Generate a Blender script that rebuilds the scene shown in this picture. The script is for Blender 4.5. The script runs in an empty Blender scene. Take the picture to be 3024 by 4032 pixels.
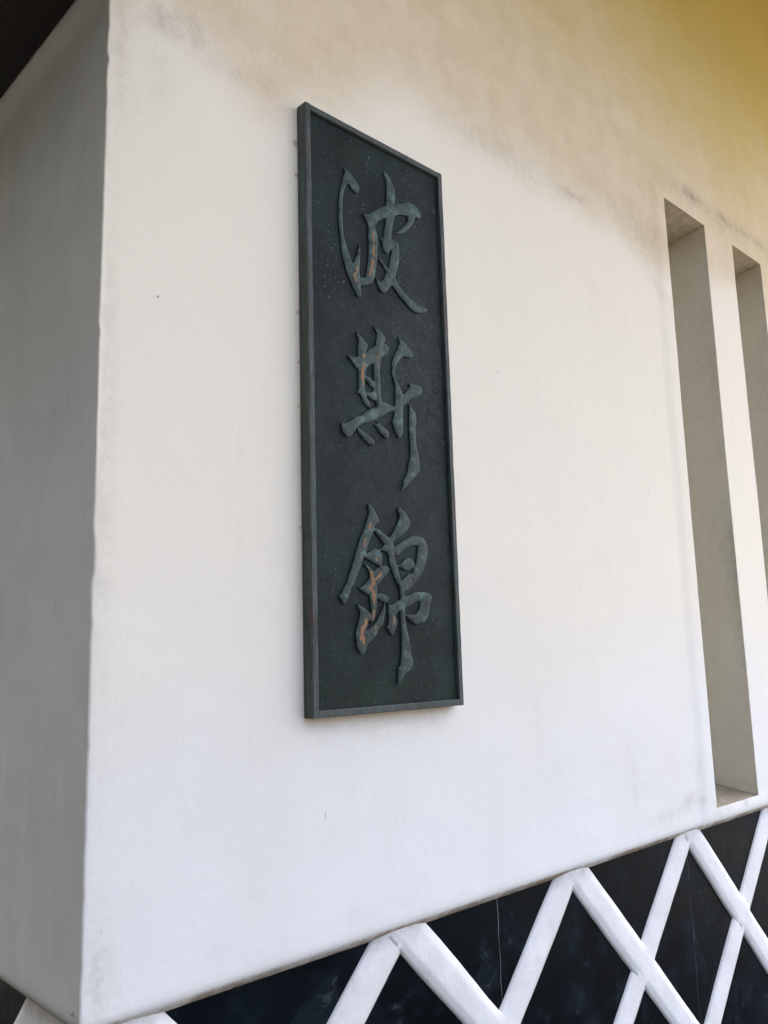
import bpy, math, random
import numpy as np
from mathutils import Vector, Matrix

sc = bpy.context.scene
# ------------------------------------------------------------------ camera
ZG = 1.40                                   # plaque bottom above the ground
cam_d = bpy.data.cameras.new('camera'); cam = bpy.data.objects.new('camera', cam_d)
sc.collection.objects.link(cam); sc.camera = cam
YAW, PITCH, ROLL = 0.7634, 0.1656, -0.0280
fwd = Vector((math.sin(YAW)*math.cos(PITCH), math.cos(YAW)*math.cos(PITCH), math.sin(PITCH)))
rgt = Vector((math.cos(YAW), -math.sin(YAW), 0)); upv = rgt.cross(fwd)
r2 = rgt*math.cos(ROLL) + upv*math.sin(ROLL); u2 = -rgt*math.sin(ROLL) + upv*math.cos(ROLL)
M = Matrix((r2, u2, -fwd)).transposed().to_4x4(); M.translation = Vector((-0.71, -1.5421, 0.1354 + ZG))
cam.matrix_world = M
cam_d.sensor_fit = 'HORIZONTAL'; cam_d.sensor_width = 36.0
cam_d.lens = 36.0*3356.5/3024.0
cam_d.clip_start = 0.05; cam_d.clip_end = 2000
# ------------------------------------------------------------------ sky, sun, exposure
SUN_EL, SUN_AZ = math.radians(60), math.radians(62)   # azimuth clockwise from +Y; the sun stands behind the building
w = bpy.data.worlds.new('World'); sc.world = w; w.use_nodes = True
nt = w.node_tree; bgn = nt.nodes['Background']
sky = nt.nodes.new('ShaderNodeTexSky'); sky.sky_type = 'NISHITA'; sky.sun_disc = False
sky.sun_elevation = SUN_EL; sky.sun_rotation = SUN_AZ
sky.air_density = 0.45; sky.dust_density = 7.0; sky.ozone_density = 0.0
nt.links.new(sky.outputs[0], bgn.inputs[0]); bgn.inputs[1].default_value = 0.15
sun_d = bpy.data.lights.new('sun', 'SUN'); sun_d.energy = 2.0; sun_d.angle = math.radians(0.5); sun_d.color = (1, .95, .86)
sun = bpy.data.objects.new('sun', sun_d); sc.collection.objects.link(sun)
sdir = Vector((math.sin(SUN_AZ)*math.cos(SUN_EL), math.cos(SUN_AZ)*math.cos(SUN_EL), math.sin(SUN_EL)))
sun.rotation_euler = sdir.to_track_quat('Z', 'Y').to_euler()
sun.location = sdir*30
vs = sc.view_settings
vs.view_transform = 'Standard'; vs.look = 'None'; vs.gamma = 1.0; vs.use_curve_mapping = False
vs.exposure = 3.17

sc.cycles.max_bounces = 6; sc.cycles.diffuse_bounces = 4; sc.cycles.glossy_bounces = 2; sc.cycles.transmission_bounces = 0

# ------------------------------------------------------------------ helpers
rng = np.random.RandomState(7); random.seed(7)
def h3(ix, iy, iz):
    n = (ix.astype(np.int64)*374761393 + iy.astype(np.int64)*668265263 + iz*1274126177) & 0xffffffff
    n = ((n ^ (n >> 13))*1103515245) & 0xffffffff
    return ((n ^ (n >> 16)) & 0xffff)/65535.0
def noise(x, y, seed=0):
    x = np.asarray(x, float); y = np.asarray(y, float)
    ix = np.floor(x); iy = np.floor(y); fx = x-ix; fy = y-iy
    fx = fx*fx*(3-2*fx); fy = fy*fy*(3-2*fy)
    a = h3(ix, iy, seed); b = h3(ix+1, iy, seed); c = h3(ix, iy+1, seed); d = h3(ix+1, iy+1, seed)
    return (a*(1-fx)+b*fx)*(1-fy) + (c*(1-fx)+d*fx)*fy
def fbm(x, y, seed=0, o=4):
    s = 0; a = .5
    for i in range(o):
        s = s + a*(noise(np.asarray(x)*2**i, np.asarray(y)*2**i, seed+i)-.5); a *= .5
    return s
def sstep(a, b, v):
    t = np.clip((np.asarray(v, float)-a)/(b-a), 0, 1); return t*t*(3-2*t)
def link(o, parent=None):
    sc.collection.objects.link(o)
    if parent is not None: o.parent = parent
    return o
def mesh_obj(name, verts, faces, mat, parent=None, smooth=False, attrs=None):
    me = bpy.data.meshes.new(name); me.from_pydata([tuple(map(float, v)) for v in verts], [], faces)
    if attrs:
        for k, v in attrs.items():
            at = me.attributes.new(k, 'FLOAT', 'POINT'); at.data.foreach_set('value', np.asarray(v, np.float32))
    if mat: me.materials.append(mat)
    if smooth: me.polygons.foreach_set('use_smooth', [True]*len(me.polygons))
    me.update()
    return link(bpy.data.objects.new(name, me), parent)
def tag(o, label=None, cat=None, group=None, kind=None):
    if label: o['label'] = label
    if cat: o['category'] = cat
    if group: o['group'] = group
    if kind: o['kind'] = kind
    return o
def box(x0, x1, y0, y1, z0, z1, b=0.0):
    """bevelled box: verts, faces (edge chamfer b)"""
    if b <= 0:
        v = [(x, y, z) for x in (x0, x1) for y in (y0, y1) for z in (z0, z1)]
        f = [(0,1,3,2), (4,6,7,5), (0,4,5,1), (2,3,7,6), (0,2,6,4), (1,5,7,3)]
        return v, f
    import bmesh
    bm = bmesh.new(); v, f = box(x0, x1, y0, y1, z0, z1)
    vv = [bm.verts.new(p) for p in v]
    for q in f: bm.faces.new([vv[i] for i in q])
    bmesh.ops.bevel(bm, geom=bm.edges[:], offset=b, segments=2, affect='EDGES', profile=.5)
    bmesh.ops.recalc_face_normals(bm, faces=bm.faces[:])
    bm.verts.index_update()
    v = [tuple(p.co) for p in bm.verts]; f = [tuple(p.index for p in q.verts) for q in bm.faces]
    bm.free(); return v, f

# ---- node helper
class NB:
    def __init__(s, name):
        s.m = bpy.data.materials.new(name); s.m.use_nodes = True; s.t = s.m.node_tree
        s.b = s.t.nodes['Principled BSDF']
    def n(s, typ, **kw):
        nd = s.t.nodes.new('ShaderNode'+typ)
        for k, v in kw.items(): setattr(nd, k, v)
        return nd
    def put(s, sock, v):
        if isinstance(v, bpy.types.NodeSocket): s.t.links.new(v, sock)
        elif isinstance(v, (tuple, list)) and len(v) == 3 and sock.type == 'RGBA': sock.default_value = (*v, 1)
        else: sock.default_value = v
    def obj(s):
        return s.n('TexCoord').outputs['Object']
    def scale(s, vec, sc3):
        nd = s.n('Mapping'); s.put(nd.inputs['Vector'], vec); nd.inputs['Scale'].default_value = sc3; return nd.outputs[0]
    def noise(s, vec, scale, detail=4, rough=.55, dist=0):
        nd = s.n('TexNoise'); s.put(nd.inputs['Vector'], vec); nd.inputs['Scale'].default_value = scale
        nd.inputs['Detail'].default_value = detail; nd.inputs['Roughness'].default_value = rough
        nd.inputs['Distortion'].default_value = dist; return nd.outputs['Fac']
    def voro(s, vec, scale, feature='F1', out='Distance', rnd=1.0):
        nd = s.n('TexVoronoi', feature=feature); s.put(nd.inputs['Vector'], vec); nd.inputs['Scale'].default_value = scale
        nd.inputs['Randomness'].default_value = rnd; return nd.outputs[out]
    def math(s, op, a, b=None, clamp=False):
        nd = s.n('Math', operation=op); nd.use_clamp = clamp; s.put(nd.inputs[0], a)
        if b is not None: s.put(nd.inputs[1], b)
        return nd.outputs[0]
    def rng(s, v, a, b, c=0., d=1., smooth=True):
        nd = s.n('MapRange'); nd.interpolation_type = 'SMOOTHSTEP' if smooth else 'LINEAR'
        s.put(nd.inputs[0], v)
        for i, q in enumerate((a, b, c, d)): s.put(nd.inputs[1+i], q)
        return nd.outputs[0]
    def mix(s, f, a, b, mode='MIX'):
        nd = s.n('Mix', data_type='RGBA', blend_type=mode); s.put(nd.inputs[0], f); s.put(nd.inputs[6], a); s.put(nd.inputs[7], b)
        return nd.outputs[2]
    def attr(s, name):
        return s.n('Attribute', attribute_name=name).outputs['Fac']
    def sep(s, vec):
        nd = s.n('SeparateXYZ'); s.put(nd.inputs[0], vec); return nd.outputs
    def dist(s, vec, p):
        nd = s.n('VectorMath', operation='DISTANCE'); s.put(nd.inputs[0], vec); nd.inputs[1].default_value = p; return nd.outputs['Value']
    def bump(s, h, strength=.3, dist=.001, prev=None):
        nd = s.n('Bump'); s.put(nd.inputs['Strength'], strength); nd.inputs['Distance'].default_value = dist
        s.put(nd.inputs['Height'], h)
        if prev is not None: s.put(nd.inputs['Normal'], prev)
        return nd.outputs[0]
    def out(s, col=None, rough=None, metal=None, normal=None, spec=None):
        for k, v in (('Base Color', col), ('Roughness', rough), ('Metallic', metal), ('Normal', normal), ('Specular IOR Level', spec)):
            if v is not None: s.put(s.b.inputs[k], v)
        return s.m

# ------------------------------------------------------------------ materials
def mat_plaster():
    k = NB('lime_plaster'); P = k.obj()
    lo = k.noise(P, 1.6, 5, .6); mid = k.noise(P, 9, 5, .6); fine = k.noise(P, 90, 3, .6); grain = k.noise(P, 420, 2, .5)
    streak = k.noise(k.scale(P, (22, 22, 1.6)), 1.0, 4, .6)
    col = k.mix(k.rng(lo, .3, .7), (.785, .787, .728), (.735, .732, .672))
    col = k.mix(k.rng(mid, .55, .75, 0, .25), col, (.68, .66, .62))
    # weathered upper coat with a ragged lower border, plus glow painted in the window recesses
    st = k.attr('stain_glow')
    st2 = k.rng(k.math('ADD', st, k.math('MULTIPLY', k.math('SUBTRACT', k.noise(P, 5, 5, .65), .5), .5)), .10, .95)
    ochre = k.mix(k.rng(mid, .3, .7), (.62, .505, .32), (.69, .58, .39))
    col = k.mix(k.rng(k.math('ADD', k.attr('cream'), k.math('MULTIPLY', k.math('SUBTRACT', lo, .5), .5)), 0, 1), col, (.805, .755, .60))  # warm light gradient with height put into the colour
    col = k.mix(k.math('MULTIPLY', st2, .92), col, ochre)
    yl = k.attr('yellow_glow')  # golden bounce light from the eave, painted into the upper plaster
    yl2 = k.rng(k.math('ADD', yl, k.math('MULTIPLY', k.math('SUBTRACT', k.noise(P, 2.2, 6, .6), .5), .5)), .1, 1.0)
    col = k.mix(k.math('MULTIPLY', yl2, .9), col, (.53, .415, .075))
    # dusty dark smudges, plus shade painted under the plaque and on the lip
    sm = k.attr('smudge_shade')
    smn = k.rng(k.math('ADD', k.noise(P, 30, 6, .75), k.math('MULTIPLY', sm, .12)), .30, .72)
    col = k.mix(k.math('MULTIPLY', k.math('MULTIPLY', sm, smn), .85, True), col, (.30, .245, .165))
    # shade of side wall and window recesses painted in grey-green; brush streaks
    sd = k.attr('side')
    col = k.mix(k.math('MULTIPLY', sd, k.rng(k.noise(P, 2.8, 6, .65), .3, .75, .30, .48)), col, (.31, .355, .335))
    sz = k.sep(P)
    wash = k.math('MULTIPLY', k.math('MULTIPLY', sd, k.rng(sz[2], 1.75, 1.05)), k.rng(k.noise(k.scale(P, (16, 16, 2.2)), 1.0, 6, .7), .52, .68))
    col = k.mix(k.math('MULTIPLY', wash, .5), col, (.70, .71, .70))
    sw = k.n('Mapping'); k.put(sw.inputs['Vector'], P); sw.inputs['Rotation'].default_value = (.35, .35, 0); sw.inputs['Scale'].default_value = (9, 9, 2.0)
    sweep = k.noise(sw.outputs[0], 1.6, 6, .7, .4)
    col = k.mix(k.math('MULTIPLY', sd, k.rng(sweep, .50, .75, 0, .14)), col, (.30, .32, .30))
    # rust bleeding out behind the plaque
    for p, r in RUST:
        d = k.math('ADD', k.dist(P, p), k.math('MULTIPLY', k.math('SUBTRACT', fine, .5), r*1.2))
        col = k.mix(k.rng(d, r*.15, r*.8, .55, 0), col, (.33, .17, .07))
    sp = k.sep(P)
    glow_band = k.math('MULTIPLY', k.math('MULTIPLY', k.rng(sp[2], ZG-.035, ZG+.004), k.rng(sp[2], ZG+.03, ZG+.02)), k.math('MULTIPLY', k.rng(sp[0], .49, .53), k.rng(sp[0], 1.02, .97)))  # warm bounce glow just below the plaque, painted on the wall
    col = k.mix(k.math('MULTIPLY', glow_band, .42), col, (.50, .32, .12))
    # specks
    v = k.voro(P, 7.0); vv = k.voro(P, 7.0, out='Color')
    spk = k.math('MULTIPLY', k.rng(v, .012, .028, 1, 0), k.rng(k.sep(vv)[0], .72, .74))
    col = k.mix(k.math('MULTIPLY', spk, .6), col, (.12, .10, .08))
    v2 = k.voro(P, 26.0); vv2 = k.voro(P, 26.0, out='Color')
    chip = k.math('MULTIPLY', k.math('MULTIPLY', k.rng(v2, .05, .10, 1, 0), k.rng(k.sep(vv2)[1], .80, .82)), st2)
    col = k.mix(k.math('MULTIPLY', chip, .6), col, (.80, .78, .70))
    # short vertical ticks and scratches
    tk = k.scale(P, (34, 34, 5.5)); tv = k.voro(tk, 1.0); tc = k.sep(k.voro(tk, 1.0, out='Color'))
    tick = k.math('MULTIPLY', k.rng(tv, .03, .075, 1, 0), k.rng(tc[0], .985, .987))
    col = k.mix(k.math('MULTIPLY', tick, .5), col, (.30, .25, .19))
    # faint dirty patches and runs over the whole face
    runs = k.math('MULTIPLY', k.rng(k.noise(k.scale(P, (10, 10, .9)), 1.0, 6, .65), .54, .74), k.rng(lo, .42, .62))
    col = k.mix(k.math('MULTIPLY', runs, .22), col, (.52, .50, .44))
    patch = k.rng(k.noise(P, 3.1, 7, .72), .56, .72)
    col = k.mix(k.math('MULTIPLY', patch, .16), col, (.58, .52, .42))
    nrm = k.bump(k.noise(P, 14, 4, .6), .30, .004)
    nrm = k.bump(k.noise(P, 85, 3, .65), k.rng(st2, 0, 1, .16, .95), .0022, nrm)
    nrm = k.bump(k.noise(P, 340, 1, .5), .3, .0006, nrm)
    return k.out(col, k.rng(mid, .3, .7, .82, .95), 0, nrm, .25)
k_bump_f = .35
RUST = [((.497, 0, ZG+1.315), .012), ((.497, 0, ZG+.955), .011), ((.497, 0, ZG+.83), .009), ((.497, 0, ZG+.72), .008),
        ((.497, 0, ZG+1.40), .02), ((.497, 0, ZG+.43), .006)]

def mat_joint():
    k = NB('white_joint_plaster'); P = k.obj()
    a = k.noise(P, 8, 5, .6); b = k.noise(P, 45, 5, .65); g = k.noise(P, 300, 2)
    col = k.mix(k.rng(a, .35, .7), (.785, .79, .745), (.715, .715, .665))
    col = k.mix(k.rng(b, .56, .72, 0, .28), col, (.52, .50, .45))
    col = k.mix(k.rng(k.noise(P, 3.5, 6, .7), .52, .70, 0, .25), col, (.60, .565, .50))
    col = k.mix(k.math('MULTIPLY', k.attr('dirt_shade'), k.rng(b, .3, .6, .45, .95)), col, (.36, .34, .29))
    nrm = k.bump(a, .5, .006); nrm = k.bump(b, .35, .003, nrm); nrm = k.bump(g, .2, .0006, nrm)
    return k.out(col, .8, 0, nrm, .3)

def mat_panel():
    k = NB('black_namako_panel'); P = k.obj()
    a = k.noise(P, 3.2, 6, .65); s1 = k.noise(k.scale(P, (60, 60, 5)), 1.0, 5, .65); b = k.noise(P, 20, 6, .7, 1.0); c = k.noise(P, 7.5, 6, .7, .5)
    col = k.mix(k.rng(a, .35, .7), (.0010, .0025, .0040), (.0026, .0058, .0082))
    col = k.mix(k.rng(c, .46, .70, 0, .75), col, (.0095, .0180, .0240))
    col = k.mix(k.rng(s1, .60, .8, 0, .22), col, (.035, .046, .049))
    col = k.mix(k.math('MULTIPLY', k.rng(b, .54, .70, 0, .45), k.rng(c, .50, .62)), col, (.075, .088, .088))
    v = k.voro(P, 13.0); vc = k.sep(k.voro(P, 13.0, out='Color'))
    fl = k.math('MULTIPLY', k.rng(v, .02, .05, 1, 0), k.rng(vc[0], .84, .85))
    col = k.mix(k.math('MULTIPLY', fl, .8), col, (.45, .46, .46))
    nrm = k.bump(a, .4, .004); nrm = k.bump(b, .15, .001, nrm)
    return k.out(col, k.rng(c, .3, .7, .30, .55), 0, nrm, .05)

def mat_bronze(name, dark, light, blue, worn=.0, letters=False, rail=False):
    k = NB(name); P = k.obj()
    a = k.noise(P, 7, 6, .6); s1 = k.noise(k.scale(P, (110, 110, 12)), 1.0, 6, .68); b = k.noise(P, 60, 6, .7, .8); g = k.noise(P, 500, 2, .6)
    col = k.mix(k.rng(a, .3, .72), dark, light)
    col = k.mix(k.rng(s1, .42, .75, 0, .7 if (letters or rail) else .25), col, blue)
    if not letters and not rail:
        # pale mineral flecks gathered in clouds
        cl = k.math('MULTIPLY', k.rng(k.noise(P, 8, 4, .6), .40, .62), k.rng(k.sep(P)[2], .3, 1.35, .45, 1))
        fl = k.math('MULTIPLY', k.rng(k.noise(k.scale(P, (1, 1, .7)), 210, 2, .5), .65, .73), cl)
        col = k.mix(k.math('MULTIPLY', fl, .8), col, (.16, .19, .178))
        col = k.mix(k.rng(b, .54, .72, 0, .4), col, (.045, .070, .060))
        col = k.mix(k.rng(k.noise(P, 13, 6, .7), .52, .70, 0, .5), col, (.022, .017, .014))
    if letters:
        e = k.attr('edge')
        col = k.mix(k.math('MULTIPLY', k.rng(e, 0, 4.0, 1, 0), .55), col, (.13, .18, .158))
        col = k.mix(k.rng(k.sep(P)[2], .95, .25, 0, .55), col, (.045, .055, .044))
        mo = k.noise(P, 38, 5, .65)
        col = k.mix(k.rng(mo, .52, .68, 0, .7), col, (.112, .19, .160))
        col = k.mix(k.rng(mo, .46, .34, 0, .75), col, (.022, .026, .024))
        col = k.mix(k.rng(b, .55, .72, 0, .45), col, (.112, .175, .150))
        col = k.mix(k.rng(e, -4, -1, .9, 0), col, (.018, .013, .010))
    if rail:
        col = k.mix(k.rng(b, .54, .74, 0, .6), col, (.028, .032, .031))
        rn = k.noise(k.scale(P, (60, 60, 7)), 1.0, 5, .6)
        col = k.mix(k.rng(rn, .50, .66, 0, .65), col, (.095, .062, .040))
        ed = k.noise(k.scale(P, (200, 200, 9)), 1.0, 5, .7)
        col = k.mix(k.rng(ed, .52, .66, 0, .6), col, (.14, .17, .16))
    cp = 0.0
    if worn > 0:
        c = k.attr('copper')
        cn = k.noise(k.scale(P, (130, 130, 60)), 1.0, 5, .65)
        m = k.rng(k.math('ADD', k.math('MULTIPLY', c, .84), k.math('MULTIPLY', k.math('SUBTRACT', cn, .5), 1.3)), .50, .58)
        col = k.mix(k.math('MULTIPLY', m, worn), col, k.mix(k.rng(b, .3, .7), (.22, .11, .045), (.27, .15, .08)))
    nrm = k.bump(s1, .35, .0012); nrm = k.bump(b, .35, .0012, nrm); nrm = k.bump(g, .35, .0005, nrm)
    return k.out(col, k.rng(b, .3, .7, .45, .68), .0, nrm, .14)

def mat_wood(name, c1, c2, rough=.6, axis='y'):
    k = NB(name); P = k.obj()
    s = {'y': (30, 1.5, 30), 'x': (1.5, 30, 30)}[axis]
    a = k.noise(k.scale(P, s), 1.0, 6, .6, .5)
    return k.out(k.mix(k.rng(a, .3, .7), c1, c2), rough, 0, k.bump(a, .3, .002), .3)

def mat_ground():
    k = NB('paving_ground'); P = k.obj()
    a = k.noise(P, .6, 6, .6); b = k.noise(P, 40, 4, .6)
    col = k.mix(k.rng(a, .3, .7), GROUND_A, GROUND_B); col = k.mix(k.rng(b, .5, .8, 0, .4), col, (.045, .043, .04))
    return k.out(col, .9, 0, k.bump(b, .4, .01), .2)
GROUND_A, GROUND_B = (.055, .053, .049), (.075, .071, .065)

m_plaster = mat_plaster(); m_joint = mat_joint(); m_panel = mat_panel()
m_bronze = mat_bronze('dark_bronze_panel', (.0046, .0086, .0060), (.0125, .0240, .0175), (.0105, .035, .0255))
m_rail = mat_bronze('weathered_bronze_frame', (.044, .056, .048), (.070, .088, .077), (.10, .128, .118), worn=.9, rail=True)
m_letter = mat_bronze('verdigris_bronze_letters', (.034, .050, .043), (.060, .088, .076), (.082, .128, .112), worn=1.0, letters=True)
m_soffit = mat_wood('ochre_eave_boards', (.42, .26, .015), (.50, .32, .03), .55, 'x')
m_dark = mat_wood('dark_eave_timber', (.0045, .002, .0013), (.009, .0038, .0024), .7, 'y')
m_blocker = mat_wood('sky_blocker_boards', (.016, .017, .016), (.028, .029, .027), .75, 'y')
m_tile = NB('roof_slate'); m_tile = m_tile.out((.03, .032, .035), .6, 0)
m_ground = mat_ground()
k = NB('crack_filler'); m_crack = k.out((.16, .16, .155), .9, 0)
k = NB('dado_backing'); m_back = k.out((.05, .05, .05), .9, 0)

# ------------------------------------------------------------------ the setting
R = 600
NX, NH = -2.4, 5.6
g = mesh_obj('ground', [(-R, -R, 0), (R, -R, 0), (R, R, 0), (-R, R, 0)], [(0, 1, 2, 3)], m_ground); tag(g, kind='structure')

# ------------------------------------------------------------------ the building
bld = bpy.data.objects.new('storehouse', None); link(bld)
tag(bld, 'white plastered storehouse corner with slit windows above a black and white diamond dado', 'building')
XR, YB, ZTOP = 5.2, 3.2, 5.28
ZD = 0.880                      # lower lip of the white wall
S1, S2 = (2.408, 2.765), (3.040, 3.352)
SB, ST = 0.947, 3.366
RC = 0.006                      # corner radius

def proud(x, z):
    """outward offset of the plaster on the front face"""
    d = .006*fbm(x*.9, z*.9, 3) + .0035*fbm(x*5, z*5, 11)
    n = .010*fbm(x*6, z*6, 23)
    fr = sstep(2.30, 2.345, x + n*2)*(1-sstep(ST+.075, ST+.11, z + n*3))
    d = d + .006*fr
    d = d + .003*sstep(SB+.005, SB-.012, z + n)*sstep(2.39, 2.41, x)
    return d
def wob(z, s): return 0.0012*fbm(z*5, z*0+s, 31+s) + .0012*fbm(z*40, z*0+s, 77+s)

def chip(z, s): return .0035*sstep(.12, .24, fbm(z*23, z*0+s*3.1, 131))*sstep(.05, .2, fbm(z*2.3, z*0+7.7, 133)+.12)
def refine(breaks, step):
    out = []
    for a, b in zip(breaks[:-1], breaks[1:]):
        n = max(1, int(math.ceil((b-a)/step))); out += [a+(b-a)*i/n for i in range(n)]
    return out + [breaks[-1]]
# sheet: u runs along the side wall (negative), round the corner, then along the front wall
side_u = [-v for v in reversed(refine([.004, .02, .4, 1.6, YB], .04))]
frame_u = refine([.004, .014, .03, .06, S1[0], S1[1], S2[0], S2[1], 3.9, XR], .025)
prof = [('under', .055), ('under', .03), ('arc', 0), ('arc', 1), ('arc', 2), ('arc', 3)]
zs = refine([ZD+.037, SB, ST, 4.2, ZTOP], .02)
LR = .036
def build_sheet():
    us = [('s', -v) for v in [-q for q in side_u]] + [('c', i/4) for i in range(1, 4)] + [('f', q) for q in frame_u]
    rows = []
    for t, v in prof:
        if t == 'under': rows.append((ZD, v))
        else:
            a = (v+.5)/4*math.pi/2; rows.append((ZD+LR*(1-math.sin(a)), LR*(1-math.cos(a))))
    rows[2:] = [(ZD+q, p) for q, p in ((.0, .026), (.006, .0185), (.012, .0125), (.018, .007), (.024, .003), (.031, .0008))]
    rows += [(z, 0.0) for z in zs]
    Z = np.array([r[0] for r in rows]); I = np.array([r[1] for r in rows])
    V = []; stain_glow = []; smudge_shade = []; sideA = []; yellow_glow = []; cream = []
    for t, u in us:
        if t == 'f':
            d = proud(u, Z); x = u + 0*Z; y = I - d
            e = math.exp(-(u-.004)/.03); e2 = e**3; x = x + e*wob(Z, 1) + e2*chip(Z, 1); y = y + e*wob(Z, 2) + e2*chip(Z, 2)
            if any(abs(u-q) < 1e-6 for q in S1+S2): x = x + .6*wob(Z, int(u*10))
            sx = u
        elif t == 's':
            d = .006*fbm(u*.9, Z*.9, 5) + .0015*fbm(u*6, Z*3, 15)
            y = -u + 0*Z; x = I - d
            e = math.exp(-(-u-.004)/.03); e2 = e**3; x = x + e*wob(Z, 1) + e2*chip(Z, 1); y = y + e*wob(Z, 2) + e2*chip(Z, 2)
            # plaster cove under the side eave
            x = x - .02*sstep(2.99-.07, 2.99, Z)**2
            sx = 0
        else:
            a = u*math.pi/2
            d0 = .006*fbm(-.004*.9, Z*.9, 5) + .0015*fbm(-.004*6, Z*3, 15); d1 = proud(.004, Z)
            d = d0*(1-u) + d1*u
            x = .004 - .004*math.cos(a) + wob(Z, 1) + chip(Z, 1) - d*math.cos(a) + I
            y = .004 - .004*math.sin(a) + wob(Z, 2) + chip(Z, 2) - d*math.sin(a) + I
            sx = 0
        V += list(zip(x, y, Z))
        n1 = fbm(sx*1.3, Z*1.3, 41); n2 = fbm(sx*4, Z*4, 43)
        zb = np.interp(sx, [0, .1, .26, .42, .6, .8, 1.0, 1.57, 2.0, 2.33, 2.45, 4], [2.90, 2.91, 2.86, 2.80, 2.93, 3.08, 3.13, 3.13, 3.07, 2.93, 3.02, 3.05])
        st = .45*sstep(zb-.6, zb+.9, Z + .4*n1) + .55*sstep(zb-.09, zb+.16, Z + .14*n1 + .16*n2) if t != 's' else .30*sstep(2.3, 3.0, Z)
        stain_glow.append(st*np.ones_like(Z)); cream.append((sstep(.75, 2.25, Z+.5*n1) if t != 's' else .3*sstep(1.8, 3., Z))*np.ones_like(Z))
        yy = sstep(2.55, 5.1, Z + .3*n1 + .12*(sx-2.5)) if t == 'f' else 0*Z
        yellow_glow.append(yy)
        s = 0*Z
        if t == 'f':
            def blob(cx, cz, rx, rz, w, ang=0):
                ca, sa = math.cos(ang), math.sin(ang)
                dx = (sx-cx); dz = Z-cz; p = (dx*ca+dz*sa)/rx; q = (-dx*sa+dz*ca)/rz
                return w*np.exp(-(p*p+q*q))
            s = s + blob(.12, ZG+1.545, .05, .04, .55) + blob(.20, ZG+1.56, .05, .05, .4) + blob(.30, ZG+1.50, .10, .03, .25)
            s = s + blob(.03, ZG+1.5, .02, .2, .35) + blob(.02, ZG+.6, .02, .6, .25) + blob(.03, ZG-.42, .03, .1, .4)
            s = s + blob(1.33, 3.13, .28, .07, .32) + blob(1.72, 3.125, .10, .02, .5, .1) + blob(2.2, 3.12, .15, .10, .30)
            s = s + blob(2.32, 2.93, .12, .02, .3, -.5) + blob(2.0, 3.2, .3, .10, .2)
            top = np.exp(-((Z-(ST+.105+.05*n2))/.034)**2)*sstep(2.28, 2.38, sx)
            s = s + 1.05*top*np.clip(.72+2.2*fbm(sx*6, Z*6, 57), .15, 1)
            s = s + .35*np.exp(-((Z-(ST+.045))/.03)**2)*sstep(2.34, 2.40, sx)*np.clip(.4+2*fbm(sx*7, Z*7, 58), 0, 1)
            for q in S1[1:]+S2: s = s + .38*math.exp(-((sx-q)/.014)**2)*sstep(SB, SB+.05, Z)*(1-sstep(ST-.05, ST+.02, Z))*np.clip(.3+2*fbm(sx*3, Z*5, 61), 0, 1)
            s = s + blob(2.22, 1.0, .06, .025, .55, .2) + blob(2.31, .985, .03, .02, .5) + blob(2.05, .965, .12, .02, .3) + blob(2.3, 1.1, .05, .06, .25)
            s = s + .7*np.exp(-((Z-.935)/.02)**2)*sstep(2.36, 2.44, sx)*np.clip(.4+2*fbm(sx*14, Z*2, 63), 0, 1)
            s = s + .25*np.exp(-((Z-(ZG-.03))/.03)**2)*sstep(.48, .55, sx)*(1-sstep(.95, 1.02, sx))  # soft shade beneath the plaque, painted on
        s = s + 1.5*sstep(.0025, .010, I)*(Z < ZD+LR+.001)*np.clip(.75+1.2*fbm(sx*8, Z*0+.5, 71), .3, 1)  # grime and painted shade on the turned-under lower lip
        smudge_shade.append(s); sideA.append(np.ones_like(Z)*(1. if t == 's' else 0.))
    nz = len(rows); F = []
    for i in range(len(us)-1):
        for j in range(nz-1):
            if us[i][0] == 'f' and us[i+1][0] == 'f':
                um = (us[i][1]+us[i+1][1])/2; zm = (rows[j][0]+rows[j+1][0])/2
                if SB < zm < ST and (S1[0] < um < S1[1] or S2[0] < um < S2[1]): continue
            F.append((i*nz+j, (i+1)*nz+j, (i+1)*nz+j+1, i*nz+j+1))
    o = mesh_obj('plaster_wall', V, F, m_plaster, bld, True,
                 {'stain_glow': np.concatenate(stain_glow), 'smudge_shade': np.concatenate(smudge_shade), 'side': np.concatenate(sideA), 'yellow_glow': np.concatenate(yellow_glow), 'cream': np.concatenate(cream)})
    tag(o, 'white lime plaster wall, weathered ochre towards the top, with a painted warm glow')
    return o
build_sheet()

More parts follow.
